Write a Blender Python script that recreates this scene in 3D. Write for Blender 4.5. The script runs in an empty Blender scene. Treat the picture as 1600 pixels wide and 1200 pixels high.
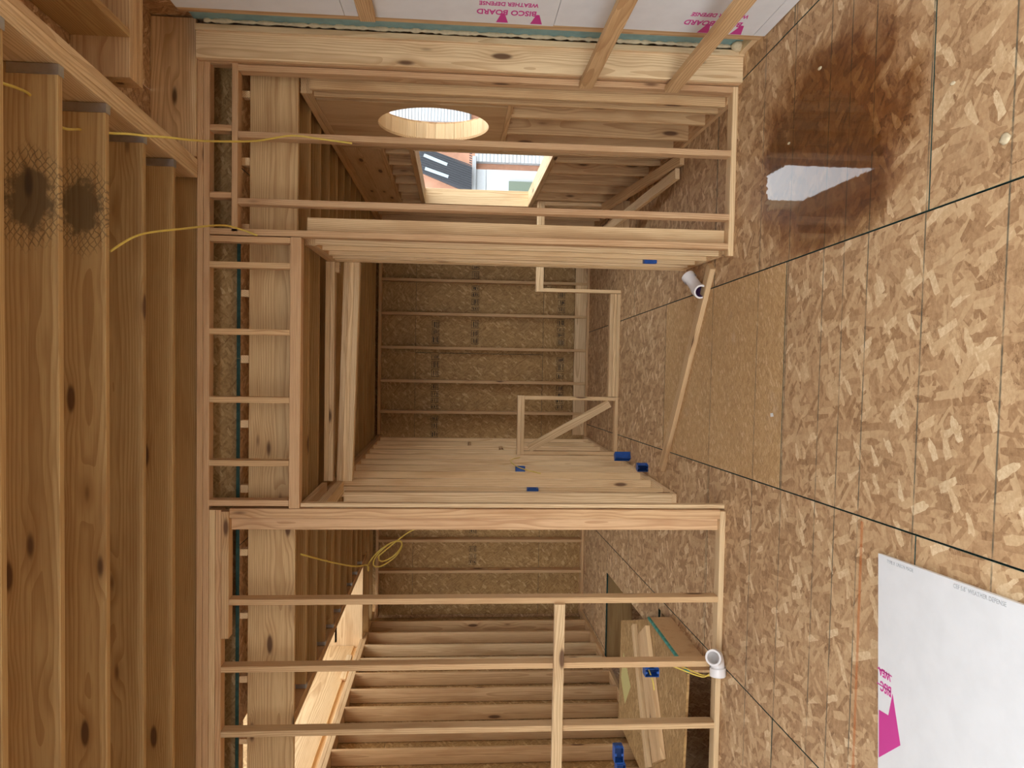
import bpy, bmesh, math, random
from mathutils import Vector, Matrix
random.seed(7)
R = math.radians
S = bpy.context.scene
COL = S.collection

# ------------------------------------------------------------------ camera
f_px = 1180.0
cd = bpy.data.cameras.new('camera'); cam = bpy.data.objects.new('camera', cd); COL.objects.link(cam)
cd.sensor_fit = 'HORIZONTAL'; cd.sensor_width = 36.0; cd.lens = f_px * 36.0 / 1600.0
cd.clip_start = 0.05; cd.clip_end = 300
fwd_c = Vector(((600 - 552) / f_px, (712 - 800) / f_px, 1.0)).normalized()   # world +Y seen by the lens (right, down, forward)
xd = Vector((1, 0.0155, 0)); xd = (xd - fwd_c * xd.dot(fwd_c)).normalized()
zd = xd.cross(fwd_c)
if zd.y > 0: zd = -zd
Mw = Matrix((xd, fwd_c, zd))                     # lens axes -> world axes
ax, ay, az = Mw @ Vector((0, 1, 0)), Mw @ Vector((1, 0, 0)), -(Mw @ Vector((0, 0, 1)))
cam.matrix_world = Matrix(((ax.x, ay.x, az.x, 0), (ax.y, ay.y, az.y, 0), (ax.z, ay.z, az.z, 1.83), (0, 0, 0, 1)))
S.camera = cam

# ------------------------------------------------------------------ world, exposure
w = bpy.data.worlds.new('overcast_sky'); S.world = w; w.use_nodes = True
bg = w.node_tree.nodes['Background']; bg.inputs[0].default_value = (0.93, 0.97, 1.0, 1); bg.inputs[1].default_value = 2.3
S.view_settings.view_transform = 'Standard'; S.view_settings.look = 'None'; S.view_settings.gamma = 1
S.view_settings.use_curve_mapping = False
S.view_settings.exposure = 0.9
S.cycles.use_denoising = True
S.cycles.max_bounces = 8; S.cycles.diffuse_bounces = 5; S.cycles.transparent_max_bounces = 6; S.cycles.use_adaptive_sampling = True; S.cycles.adaptive_threshold = 0.06; S.cycles.adaptive_min_samples = 16
S.cycles.caustics_reflective = False; S.cycles.caustics_refractive = False

# ------------------------------------------------------------------ materials
class NT:
    def __init__(s, name):
        s.m = bpy.data.materials.new(name); s.m.use_nodes = True
        s.t = s.m.node_tree; s.b = s.t.nodes['Principled BSDF']; s.out = s.t.nodes['Material Output']
    def n(s, typ, **kw):
        o = s.t.nodes.new('ShaderNode' + typ)
        for k, v in kw.items():
            if k[0] == 'i' and k[1:].isdigit(): s.put(o, int(k[1:]), v)
            else: setattr(o, k, v)
        return o
    def put(s, node, i, v):
        if isinstance(v, bpy.types.NodeSocket): s.t.links.new(v, node.inputs[i])
        else: node.inputs[i].default_value = v
    def math(s, op, a, b=0.0, c=None):
        o = s.n('Math', operation=op); s.put(o, 0, a); s.put(o, 1, b)
        if c is not None: s.put(o, 2, c)
        return o.outputs[0]
    def vmath(s, op, a, b):
        o = s.n('VectorMath', operation=op); s.put(o, 0, a); s.put(o, 1, b); return o.outputs[0]
    def comb(s, x, y, z):
        o = s.n('CombineXYZ'); s.put(o, 0, x); s.put(o, 1, y); s.put(o, 2, z); return o.outputs[0]
    def sep(s, v):
        o = s.n('SeparateXYZ'); s.put(o, 0, v); return o.outputs
    def mix(s, fac, a, b, typ='MIX'):
        o = s.n('Mix', data_type='RGBA', blend_type=typ); s.put(o, 0, fac); s.put(o, 6, a); s.put(o, 7, b); return o.outputs[2]
    def smooth(s, v, lo, hi, a=0.0, b=1.0):
        o = s.n('MapRange', interpolation_type='SMOOTHSTEP'); s.put(o, 0, v)
        o.inputs[1].default_value = lo; o.inputs[2].default_value = hi; o.inputs[3].default_value = a; o.inputs[4].default_value = b
        return o.outputs[0]
    def noise(s, v, scale, detail=2.0, rough=0.5):
        o = s.n('TexNoise'); s.put(o, 'Vector', v) if False else s.t.links.new(v, o.inputs['Vector'])
        o.inputs['Scale'].default_value = scale; o.inputs['Detail'].default_value = detail; o.inputs['Roughness'].default_value = rough
        return o.outputs[0]
    def ramp(s, v, stops):
        o = s.n('ValToRGB'); s.put(o, 0, v); cr = o.color_ramp
        while len(cr.elements) < len(stops): cr.elements.new(0.5)
        for e, (p, c) in zip(cr.elements, stops): e.position = p; e.color = (*c, 1)
        return o.outputs[0]
    def bump(s, h, strength, dist):
        o = s.n('Bump'); o.inputs['Strength'].default_value = strength; o.inputs['Distance'].default_value = dist
        s.t.links.new(h, o.inputs['Height']); s.t.links.new(o.outputs[0], s.b.inputs['Normal'])
    def fin(s, col, rough=0.7, spec=0.25):
        s.put(s.b, 'Base Color', col) if not isinstance(col, bpy.types.NodeSocket) else s.t.links.new(col, s.b.inputs['Base Color'])
        if isinstance(rough, bpy.types.NodeSocket): s.t.links.new(rough, s.b.inputs['Roughness'])
        else: s.b.inputs['Roughness'].default_value = rough
        s.b.inputs['Specular IOR Level'].default_value = spec
        return s.m

def lumber_mat(name, knot=0.5, stain=False):
    m = NT(name)
    oc = m.n('TexCoord').outputs['Object']; oi = m.n('ObjectInfo'); rnd = oi.outputs['Random']
    x, y, z = m.sep(oc)
    off = m.comb(m.math('MULTIPLY', rnd, 53.0), m.math('MULTIPLY', rnd, 17.0), m.math('MULTIPLY', rnd, 29.0))
    low = m.noise(m.vmath('ADD', m.comb(m.math('MULTIPLY', x, 0.9), m.math('MULTIPLY', y, 4.0), m.math('MULTIPLY', z, 4.0)), off), 1.0, 2.0)
    # knots
    kv = m.n('TexVoronoi'); m.t.links.new(m.vmath('ADD', m.comb(m.math('MULTIPLY', x, 2.0), m.math('MULTIPLY', y, 7.0), m.math('MULTIPLY', z, 7.0)), off), kv.inputs['Vector'])
    kv.inputs['Scale'].default_value = 1.0
    kr = m.n('SeparateColor'); m.t.links.new(kv.outputs['Color'], kr.inputs[0])
    on = m.math('GREATER_THAN', kr.outputs[0], 1.0 - knot)
    kd = kv.outputs['Distance']
    kmask = m.math('MULTIPLY', m.smooth(kd, 0.09, 0.17, 1.0, 0.0), on)
    halo = m.math('MULTIPLY', m.smooth(kd, 0.1, 0.42, 1.0, 0.0), on)
    # growth rings cut lengthwise
    yy = m.math('ADD', y, m.math('MULTIPLY_ADD', rnd, 0.2, -0.1))
    zz = m.math('ADD', z, m.math('MULTIPLY_ADD', m.math('FRACT', m.math('MULTIPLY', rnd, 7.3)), 0.12, 0.03))
    rad = m.math('SQRT', m.math('ADD', m.math('MULTIPLY', yy, yy), m.math('MULTIPLY', zz, zz)))
    rad = m.math('ADD', rad, m.math('MULTIPLY', low, 0.05)); rad = m.math('ADD', rad, m.math('MULTIPLY', halo, 0.012))
    ring = m.math('FRACT', m.math('MULTIPLY', rad, 95.0))
    ring = m.smooth(ring, 0.35, 0.95)
    fine = m.noise(m.vmath('ADD', m.comb(m.math('MULTIPLY', x, 5.0), m.math('MULTIPLY', y, 190.0), m.math('MULTIPLY', z, 190.0)), off), 1.0, 3.0)
    big = m.noise(m.vmath('ADD', m.comb(m.math('MULTIPLY', x, 1.3), m.math('MULTIPLY', y, 9.0), m.math('MULTIPLY', z, 9.0)), off), 1.0, 3.0)
    base = oi.outputs['Color']
    dark = m.mix(1.0, base, (0.60, 0.46, 0.36, 1), 'MULTIPLY')
    c = m.mix(m.math('MULTIPLY', ring, 0.55), base, dark)
    c = m.mix(m.smooth(fine, 0.45, 0.75, 0.0, 0.45), c, dark)
    c = m.mix(m.smooth(big, 0.50, 0.72, 0.0, 0.5), c, dark)
    c = m.mix(m.math('MULTIPLY', halo, 0.35), c, dark)
    c = m.mix(m.math('MULTIPLY', kmask, 0.88), c, (0.095, 0.038, 0.016, 1))
    if stain:   # grey-black mesh-shaped mark left on the two nearest joists
        dx = m.math('SUBTRACT', x, m.math('ADD', stain, 0.0)); 
        r2 = m.math('SQRT', m.math('ADD', m.math('POWER', m.math('DIVIDE', dx, 0.21), 2.0), m.math('POWER', m.math('DIVIDE', m.math('ADD', y, 0.03), 0.15), 2.0)))
        edge = m.math('ADD', r2, m.math('MULTIPLY', m.noise(oc, 16.0, 5.0, 0.7), 1.0))
        body = m.smooth(edge, 1.0, 1.22, 1.0, 0.0)
        wx_ = m.math('MULTIPLY_ADD', m.noise(oc, 11.0, 2.0), 0.05, x); wy_ = m.math('MULTIPLY_ADD', m.noise(m.vmath('ADD', oc, (3.1, 1.7, 0)), 13.0, 2.0), 0.05, y)
        g1 = m.math('ABSOLUTE', m.math('SUBTRACT', m.math('FRACT', m.math('MULTIPLY', m.math('ADD', wx_, m.math('MULTIPLY', wy_, 1.5)), 24.0)), 0.5))
        g2 = m.math('ABSOLUTE', m.math('SUBTRACT', m.math('FRACT', m.math('MULTIPLY', m.math('SUBTRACT', wx_, m.math('MULTIPLY', wy_, 1.5)), 24.0)), 0.5))
        net = m.math('MULTIPLY', m.smooth(m.math('MINIMUM', g1, g2), 0.04, 0.14, 0.8, 0.0), m.smooth(edge, 1.3, 1.65, 1.0, 0.0))
        c = m.mix(m.math('MULTIPLY', m.math('MAXIMUM', body, net), 0.72), c, (0.06, 0.045, 0.028, 1))
    m.bump(fine, 0.15, 0.002)
    return m.fin(c, 0.62, 0.25)

def osb_mat(name, pal, flake=1.0, floor=False, wet=False, green=False):
    m = NT(name)
    oc = m.n('TexCoord').outputs['Object']; oi = m.n('ObjectInfo'); rnd = oi.outputs['Random']
    off = m.comb(m.math('MULTIPLY', rnd, 31.0), m.math('MULTIPLY', rnd, 57.0), 0.0)
    v = m.vmath('ADD', oc, off)
    warp = m.n('TexNoise'); m.t.links.new(v, warp.inputs['Vector']); warp.inputs['Scale'].default_value = 9.0 / flake; warp.inputs['Detail'].default_value = 3
    v = m.vmath('ADD', v, m.vmath('MULTIPLY', m.vmath('SUBTRACT', warp.outputs['Color'], (0.5, 0.5, 0.5)), (0.012 * flake, 0.012 * flake, 0)))
    def layer(ang, ln, wd, sx):
        mp = m.n('Mapping', vector_type='TEXTURE'); m.t.links.new(v, mp.inputs[0])
        mp.inputs['Location'].default_value = (sx, sx * 1.7, 0); mp.inputs['Rotation'].default_value = (0, 0, R(ang)); mp.inputs['Scale'].default_value = (ln * flake, wd * flake, 1)
        vo = m.n('TexVoronoi', voronoi_dimensions='2D', distance='CHEBYCHEV'); m.t.links.new(mp.outputs[0], vo.inputs['Vector']); vo.inputs['Scale'].default_value = 1.0
        sp = m.n('SeparateColor'); m.t.links.new(vo.outputs['Color'], sp.inputs[0]); return sp.outputs, vo.outputs['Distance']
    stops = [(0.0, pal[0]), (0.25, pal[1]), (0.5, pal[2]), (0.8, pal[3]), (1.0, pal[4])]
    (a, _) = layer(12, .11, .022, 0.0)
    val = m.math('MULTIPLY_ADD', a[0], 0.5, 0.22)
    lays = [(55, .10, .020, .45, 3.1, .22, .72), (-38, .085, .018, .5, 7.7, .2, .75), (28, .075, .030, .84, 5.3, .72, 1.0)]
    if floor and flake > 1: lays = lays[:2] + [(98, .09, .024, .6, 1.9, .22, .74)] + lays[2:] + [(-65, .08, .028, .87, 9.1, .66, .98)]
    for ang, ln, wd, th, sx, lo, hi in lays:
        (q, dd) = layer(ang, ln, wd, sx)
        mk = m.math('MULTIPLY', m.math('GREATER_THAN', q[1], th), m.math('LESS_THAN', dd, 0.55))
        o = m.n('Mix', data_type='FLOAT'); m.put(o, 0, mk); m.put(o, 2, val); m.put(o, 3, m.math('MULTIPLY_ADD', q[0], hi - lo, lo)); val = o.outputs[0]
    fib = m.noise(v, 60.0 / flake, 5.0, 0.7)
    val = m.math('ADD', m.math('MULTIPLY', val, 0.85), m.math('MULTIPLY_ADD', fib, 0.7, -0.27))
    crk = m.noise(m.vmath('MULTIPLY', v, (1.0, 2.2, 1.0)), 16.0 / flake, 5.0, 0.75)
    crk = m.smooth(m.math('ABSOLUTE', m.math('SUBTRACT', crk, 0.5)), 0.0, 0.022, 1.0, 0.0)
    gate = m.noise(v, 7.0 / flake, 2.0)
    val = m.math('SUBTRACT', val, m.math('MULTIPLY', m.math('MULTIPLY', crk, m.smooth(gate, 0.5, 0.62)), 0.28))
    col = m.ramp(val, stops)
    blot = m.noise(v, 2.2, 4.0, 0.6)
    col = m.mix(m.smooth(blot, 0.5, 0.75, 0.0, 0.22), col, (0.24, 0.14, 0.075, 1))
    rough = 0.62
    if floor:
        P = m.n('NewGeometry').outputs['Position']; px, py, pz = m.sep(P)
        brk = m.noise(P, 5.0, 4.0, 0.7)
        for yl in (2.41, 2.86, 3.27, 3.48, 3.68, 4.08, 4.49, 5.3):
            d = m.math('ABSOLUTE', m.math('SUBTRACT', m.math('MULTIPLY_ADD', px, 0.006, py), yl))
            ln = m.math('MULTIPLY', m.smooth(d, 0.0025, 0.006, 1.0, 0.0), m.smooth(brk, 0.36, 0.55, 0.25, 0.8))
            col = m.mix(ln, col, (0.06, 0.075, 0.06, 1))
        d = m.math('ABSOLUTE', m.math('SUBTRACT', py, 3.235))
        ln = m.math('MULTIPLY', m.smooth(m.math('ADD', d, m.math('MULTIPLY', brk, 0.012)), 0.010, 0.022, 1.0, 0.0), m.math('LESS_THAN', px, -0.72))
        col = m.mix(m.math('MULTIPLY', ln, 0.55), col, (0.55, 0.14, 0.02, 1))
        dust = m.noise(P, 1.6, 5.0, 0.7)
        col = m.mix(m.smooth(dust, 0.60, 0.78, 0.0, 0.35), col, (0.62, 0.53, 0.44, 1))
    if wet:
        nz = m.noise(P, 4.5, 4.0, 0.6)
        ex = m.math('DIVIDE', m.math('SUBTRACT', px, 1.08), 0.60); ey = m.math('DIVIDE', m.math('SUBTRACT', py, 3.72), 0.86)
        rr = m.math('ADD', m.math('SQRT', m.math('ADD', m.math('MULTIPLY', ex, ex), m.math('MULTIPLY', ey, ey))), m.math('MULTIPLY_ADD', nz, 0.9, -0.45))
        damp = m.smooth(rr, 0.75, 1.2, 1.0, 0.0); core = m.smooth(rr, 0.62, 1.0, 1.0, 0.0)
        col = m.mix(m.math('MULTIPLY', damp, 0.75), col, m.mix(1.0, col, (0.62, 0.44, 0.28, 1), 'MULTIPLY'))
        col = m.mix(m.math('MULTIPLY', core, 0.9), col, m.mix(1.0, col, (0.40, 0.24, 0.09, 1), 'MULTIPLY'))
        rough = m.math('MULTIPLY_ADD', damp, -0.22, 0.62)
    m.bump(val, 0.25, 0.003)
    return m.fin(col, rough, 0.22)

def plain(name, col, rough=0.6, spec=0.3, metal=0.0, var=0.0, vs=20.0):
    m = NT(name)
    if var:
        oc = m.n('TexCoord').outputs['Object']; nz = m.noise(oc, vs, 4.0, 0.6)
        c = m.mix(m.smooth(nz, 0.3, 0.75), (*col, 1), (*[max(0, k * (1 - var)) for k in col], 1))
    else: c = (*col, 1)
    m.b.inputs['Metallic'].default_value = metal
    m.t.links.new(c, m.b.inputs['Base Color']) if var else setattr(m.b.inputs['Base Color'], 'default_value', c)
    m.b.inputs['Roughness'].default_value = rough; m.b.inputs['Specular IOR Level'].default_value = spec
    return m.m

PAL = [(0.14, 0.07, 0.032), (0.36, 0.205, 0.10), (0.52, 0.325, 0.17), (0.65, 0.45, 0.25), (0.84, 0.66, 0.42)]
PALL = [(0.32, 0.18, 0.075), (0.47, 0.28, 0.125), (0.58, 0.365, 0.17), (0.66, 0.45, 0.235), (0.76, 0.57, 0.34)]
PALW = [(0.20, 0.10, 0.036), (0.32, 0.185, 0.072), (0.42, 0.255, 0.10), (0.52, 0.335, 0.15), (0.64, 0.45, 0.24)]
M = {
    'lumber': lumber_mat('sawn_lumber', 0.42),
    'clear': lumber_mat('clear_lumber', 0.12),
    'knotty': lumber_mat('knotty_lumber', 0.8),
    'osb_floor': osb_mat('osb_floor', PAL, 1.3, floor=True),
    'osb_wet': osb_mat('osb_floor_wet', PAL, 1.3, floor=True, wet=True),
    'osb_light': osb_mat('osb_smooth', PALL, 0.42, floor=True),
    'osb_wall': osb_mat('osb_wall', PALW, 0.75),
    'osb_dark': osb_mat('osb_weathered', PAL, 0.9),
    'tape': plain('teal_tape', (0.03, 0.17, 0.14), 0.5, var=-1.6, vs=22),
    'green': plain('green_edge_paint', (0.018, 0.062, 0.05), 0.6, var=0.5, vs=30),
    'steel': plain('galvanised_steel', (0.55, 0.55, 0.54), 0.35, 0.5, 0.9, var=0.2),
    'white': plain('white_board_face', (0.80, 0.81, 0.82), 0.55, var=0.06, vs=6),
    'core': plain('gypsum_core', (0.86, 0.86, 0.84), 0.8),
    'pink': plain('magenta_print', (0.62, 0.045, 0.30), 0.5),
    'ink': plain('black_ink', (0.035, 0.03, 0.025), 0.7),
    'grey_ink': plain('grey_ink', (0.42, 0.43, 0.44), 0.7),
    'foam': plain('teal_foam_board', (0.26, 0.42, 0.41), 0.7, var=0.25, vs=9),
    'spray': plain('spray_foam', (0.66, 0.55, 0.36), 0.75, var=0.2, vs=40),
    'blue': plain('blue_plastic', (0.012, 0.085, 0.36), 0.4, 0.45, var=0.2),
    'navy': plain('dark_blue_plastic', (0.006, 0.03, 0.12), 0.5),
    'yellow': plain('yellow_sheath', (0.72, 0.54, 0.11), 0.45, 0.4, var=0.12, vs=30),
    'pvc': plain('white_pvc', (0.78, 0.75, 0.74), 0.3, 0.5),
    'purple': plain('purple_primer', (0.09, 0.03, 0.13), 0.5),
    'ysticker': plain('yellow_sticker', (0.60, 0.53, 0.22), 0.6),
    'bwhite': plain('white_siding', (0.50, 0.53, 0.55), 0.5, var=0.05),
    'bdark': plain('dark_metal_roof', (0.045, 0.05, 0.06), 0.45, 0.4, var=0.15),
    'borange': plain('orange_brick', (0.60, 0.32, 0.21), 0.8, var=0.2, vs=3),
    'bglass': plain('pale_window', (0.35, 0.42, 0.46), 0.15, 0.6),
    'bgreen': plain('greenish_glass', (0.16, 0.20, 0.15), 0.25, 0.5),
    'ground': plain('light_block_ground', (0.11, 0.10, 0.09), 0.9, var=0.4, vs=1.5),
    'paper': plain('paper', (0.8, 0.8, 0.78), 0.7),
}
# water: a thin film that mirrors at grazing angles
wm = bpy.data.materials.new('water_film'); wm.use_nodes = True; t = wm.node_tree; t.nodes.clear()
o_ = t.nodes.new('ShaderNodeOutputMaterial'); mx = t.nodes.new('ShaderNodeMixShader'); fr = t.nodes.new('ShaderNodeFresnel'); fr.inputs[0].default_value = 1.45
tr = t.nodes.new('ShaderNodeBsdfTransparent'); tr.inputs[0].default_value = (0.98, 0.97, 0.95, 1)
gl = t.nodes.new('ShaderNodeBsdfGlossy'); gl.inputs['Roughness'].default_value = 0.02
nz = t.nodes.new('ShaderNodeTexNoise'); nz.inputs['Scale'].default_value = 16; bp = t.nodes.new('ShaderNodeBump'); bp.inputs['Strength'].default_value = 0.015; bp.inputs['Distance'].default_value = 0.01
tcn = t.nodes.new('ShaderNodeTexCoord'); t.links.new(tcn.outputs['Object'], nz.inputs['Vector']); t.links.new(nz.outputs[0], bp.inputs['Height']); t.links.new(bp.outputs[0], gl.inputs['Normal'])
gm = t.nodes.new('ShaderNodeNewGeometry'); inv_ = t.nodes.new('ShaderNodeMath'); inv_.operation = 'SUBTRACT'; inv_.inputs[0].default_value = 1.0; t.links.new(gm.outputs['Backfacing'], inv_.inputs[1])
mu = t.nodes.new('ShaderNodeMath'); mu.operation = 'MULTIPLY'; t.links.new(fr.outputs[0], mu.inputs[0]); t.links.new(inv_.outputs[0], mu.inputs[1]); t.links.new(mu.outputs[0], mx.inputs[0]); t.links.new(tr.outputs[0], mx.inputs[1]); t.links.new(gl.outputs[0], mx.inputs[2]); t.links.new(mx.outputs[0], o_.inputs[0])
M['water'] = wm

TINT = {
    'pine': (0.74, 0.52, 0.285), 'light': (0.80, 0.595, 0.345), 'fir': (0.66, 0.43, 0.235), 'joist': (0.52, 0.34, 0.145),
    'tan': (0.69, 0.465, 0.245), 'rim': (0.72, 0.50, 0.25),
}

# ------------------------------------------------------------------ helpers
def thing(name, label, cat, loc=(0, 0, 0), kind=None, group=None):
    o = bpy.data.objects.new(name, None); COL.objects.link(o); o.location = loc; o.empty_display_size = 0.1
    o['label'] = label; o['category'] = cat
    if kind: o['kind'] = kind
    if group: o['group'] = group
    return o
def tag(o, label, cat, kind=None, group=None):
    o['label'] = label; o['category'] = cat
    if kind: o['kind'] = kind
    if group: o['group'] = group
    return o
def wloc(p):
    v = Vector((0, 0, 0))
    while p is not None: v = v + p.location; p = p.parent
    return v
def link(name, me, mat, par, mw, tint=None):
    o = bpy.data.objects.new(name, me); COL.objects.link(o)
    if mat is not None:
        for mm in (mat if isinstance(mat, (list, tuple)) else [mat]): me.materials.append(M[mm] if isinstance(mm, str) else mm)
    if par is not None:
        o.parent = par
        pw = PW.get(par.name, Matrix.Translation(wloc(par)))
        o.matrix_basis = pw.inverted() @ mw
    else: o.matrix_world = mw
    PW[o.name] = mw.copy()
    if tint is not None:
        b = TINT[tint] if isinstance(tint, str) else tint; k = random.uniform(0.92, 1.07); h = random.uniform(-0.03, 0.03)
        o.color = (b[0] * k * (1 + h * .4), b[1] * k, b[2] * k * (1 - h), 1)
    return o
PW = {}
def box_mesh(L, W, T, c=0.0025, capmat=None, sidemat=None):
    """a board: long axis X, width Y, thickness Z, long edges eased by c"""
    c = min(c, W * .3, T * .3); w2, t2, l2 = W / 2, T / 2, L / 2
    pr = [(-w2 + c, -t2), (w2 - c, -t2), (w2, -t2 + c), (w2, t2 - c), (w2 - c, t2), (-w2 + c, t2), (-w2, t2 - c), (-w2, -t2 + c)]
    vs = [(-l2, a, b) for a, b in pr] + [(l2, a, b) for a, b in pr]
    fs = [(i, (i + 1) % 8, 8 + (i + 1) % 8, 8 + i) for i in range(8)] + [tuple(range(7, -1, -1)), tuple(range(8, 16))]
    me = bpy.data.meshes.new('board'); me.from_pydata([Vector(v) for v in vs], [], [tuple(reversed(q)) if False else q for q in fs])
    if sidemat is not None:
        for p in me.polygons: p.material_index = 0 if p.index in (0, 4) else 1
    me.update(); return me
def frame_of(a, b, up):
    x = (Vector(b) - Vector(a)).normalized(); y = Vector(up) - x * Vector(up).dot(x); y.normalize(); z = x.cross(y)
    c = (Vector(a) + Vector(b)) / 2
    return Matrix(((x.x, y.x, z.x, c.x), (x.y, y.y, z.y, c.y), (x.z, y.z, z.z, c.z), (0, 0, 0, 1)))
def BL(par, name, a, b, wid, thk, up, mat='lumber', tint='pine', c=0.0025):
    """board from point a to b (centre line); wid is measured along 'up', thk across"""
    L = (Vector(b) - Vector(a)).length
    return link(name, box_mesh(L, wid, thk, c), mat, par, frame_of(a, b, up), tint)
def B(par, name, x0, x1, y0, y1, z0, z1, mat='lumber', tint='pine', c=0.0025, rz=0.0, sidemat=None):
    d = [(abs(x1 - x0), 0), (abs(y1 - y0), 1), (abs(z1 - z0), 2)]; d.sort(key=lambda q: -q[0])
    ax = [Vector((1, 0, 0)), Vector((0, 1, 0)), Vector((0, 0, 1))]
    X, Y = ax[d[0][1]], ax[d[1][1]]; Z = X.cross(Y)
    ctr = Vector(((x0 + x1) / 2, (y0 + y1) / 2, (z0 + z1) / 2))
    mw = Matrix(((X.x, Y.x, Z.x, 0), (X.y, Y.y, Z.y, 0), (X.z, Y.z, Z.z, 0), (0, 0, 0, 1)))
    mw = Matrix.Translation(ctr) @ Matrix.Rotation(rz, 4, 'Z') @ mw
    return link(name, box_mesh(d[0][0], d[1][0], d[2][0], c, sidemat=sidemat), [mat] + ([sidemat] if sidemat else []), par, mw, tint)
def mesh_obj(name, vs, fs, mat, par, mw=None, tint=None, smooth=False):
    me = bpy.data.meshes.new(name); me.from_pydata([tuple(v) for v in vs], [], fs); me.update()
    bm = bmesh.new(); bm.from_mesh(me); bmesh.ops.recalc_face_normals(bm, faces=bm.faces); bm.to_mesh(me); bm.free()
    if smooth:
        for p in me.polygons: p.use_smooth = True
    return link(name, me, mat, par, mw or Matrix.Identity(4), tint)
def prism(name, pts, z0, z1, mat, par, tint=None, mw=None):
    n = len(pts); vs = [(x, y, z0) for x, y in pts] + [(x, y, z1) for x, y in pts]
    fs = [tuple(range(n - 1, -1, -1)), tuple(range(n, 2 * n))] + [(i, (i + 1) % n, n + (i + 1) % n, n + i) for i in range(n)]
    return mesh_obj(name, vs, fs, mat, par, mw, tint)
def spline(pts, sub=8):
    P = [Vector(p) for p in pts]; P = [2 * P[0] - P[1]] + P + [2 * P[-1] - P[-2]]; out = []
    for i in range(1, len(P) - 2):
        for k in range(sub):
            u = k / sub; a, b, c, d = P[i - 1:i + 3]
            out.append(0.5 * ((2 * b) + (c - a) * u + (2 * a - 5 * b + 4 * c - d) * u * u + (3 * b - a - 3 * c + d) * u ** 3))
    out.append(P[-2]); return out
def tube(name, pts, r, mat, par=None, seg=8, sub=8, flat=1.0, ends=True):
    C = spline(pts, sub); vs, fs = [], []; up = Vector((0.13, 0.21, 1)).normalized()
    for i, p in enumerate(C):
        t_ = (C[min(i + 1, len(C) - 1)] - C[max(i - 1, 0)]).normalized(); s_ = t_.cross(up)
        if s_.length < 1e-3: s_ = Vector((1, 0, 0))
        s_.normalize(); u_ = s_.cross(t_)
        rr = r if not callable(r) else r(i / (len(C) - 1))
        for k in range(seg):
            a = 2 * math.pi * k / seg; vs.append(p + s_ * math.cos(a) * rr + u_ * math.sin(a) * rr * flat)
    for i in range(len(C) - 1):
        for k in range(seg): fs.append((i * seg + k, i * seg + (k + 1) % seg, (i + 1) * seg + (k + 1) % seg, (i + 1) * seg + k))
    if ends: fs += [tuple(range(seg - 1, -1, -1)), tuple(range((len(C) - 1) * seg, len(C) * seg))]
    return mesh_obj(name, vs, fs, mat, par, smooth=True)
def text_mesh(s, size, extr=0.0006):
    cu = bpy.data.curves.new('print', 'FONT'); cu.body = s; cu.size = size; cu.extrude = extr; cu.resolution_u = 3; cu.offset = size * (.022 if size > .03 else 0)
    o = bpy.data.objects.new('print', cu); COL.objects.link(o); dg = bpy.context.evaluated_depsgraph_get(); dg.update()
    me = bpy.data.meshes.new_from_object(o.evaluated_get(dg)); bpy.data.objects.remove(o); bpy.data.curves.remove(cu); return me
def put_text(name, s, size, org, xdir, ydir, mat, par, sx=1.0):
    x = Vector(xdir).normalized(); y = Vector(ydir).normalized(); z = x.cross(y)
    mw = Matrix(((x.x * sx, y.x, z.x, org[0]), (x.y * sx, y.y, z.y, org[1]), (x.z * sx, y.z, z.z, org[2]), (0, 0, 0, 1)))
    me = text_mesh(s, size); me.transform(Matrix.Diagonal((sx, 1, 1, 1))); 
    mw = Matrix(((x.x, y.x, z.x, org[0]), (x.y, y.y, z.y, org[1]), (x.z, y.z, z.z, org[2]), (0, 0, 0, 1)))
    return link(name, me, mat, par, mw)

T2 = 0.038; T4 = 0.089; T6 = 0.14

# ================================================================== STRUCTURE
# ------------------------------------------------------------------ floor of osb sheets
floor = thing('floor', 'oriented strand board subfloor of many sheets with dark seams and chalk lines', 'floor', kind='structure')
TH = 0.0355                                       # the sheets lie about two degrees askew to the framing
def seam(x0, y): return x0 - TH * y
def sheet(x0, x1, y0, y1, mat, g=0.002):
    pts = [(seam(x0, y0) + g, y0 + g), (seam(x1, y0) - g, y0 + g), (seam(x1, y1) - g, y1 - g), (seam(x0, y1) + g, y1 - g)]
    cx = sum(p[0] for p in pts) / 4; cy = sum(p[1] for p in pts) / 4; c = 0.002
    q = [(a - cx, b - cy) for a, b in pts]
    def ins(p): return (p[0] - c * (1 if p[0] > 0 else -1), p[1] - c * (1 if p[1] > 0 else -1))
    vs = [(a, b, -.018) for a, b in q] + [(a, b, -c) for a, b in q] + [(*ins(p), 0.0) for p in q]
    fs = [(0, 1, 5, 4), (1, 2, 6, 5), (2, 3, 7, 6), (3, 0, 4, 7), (4, 5, 9, 8), (5, 6, 10, 9), (6, 7, 11, 10), (7, 4, 8, 11), (8, 9, 10, 11), (3, 2, 1, 0)]
    me = bpy.data.meshes.new('sheet'); me.from_pydata(vs, [], fs); me.update()
    for p in me.polygons: p.material_index = 0 if p.index == 8 else 1
    return link('floor_panel', me, [mat, 'green'], floor, Matrix.Translation((cx, cy, 0)))
cols = [(-3.19, -1.90), (-1.90, -0.585), (-0.585, 0.69), (0.69, 1.98), (1.98, 2.55)]
ya = [-2.0, -0.78, 1.66, 4.10, 6.50, 8.90, 10.5]; yb = [-2.0, 0.40, 2.84, 5.28, 7.70, 10.5]
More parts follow.
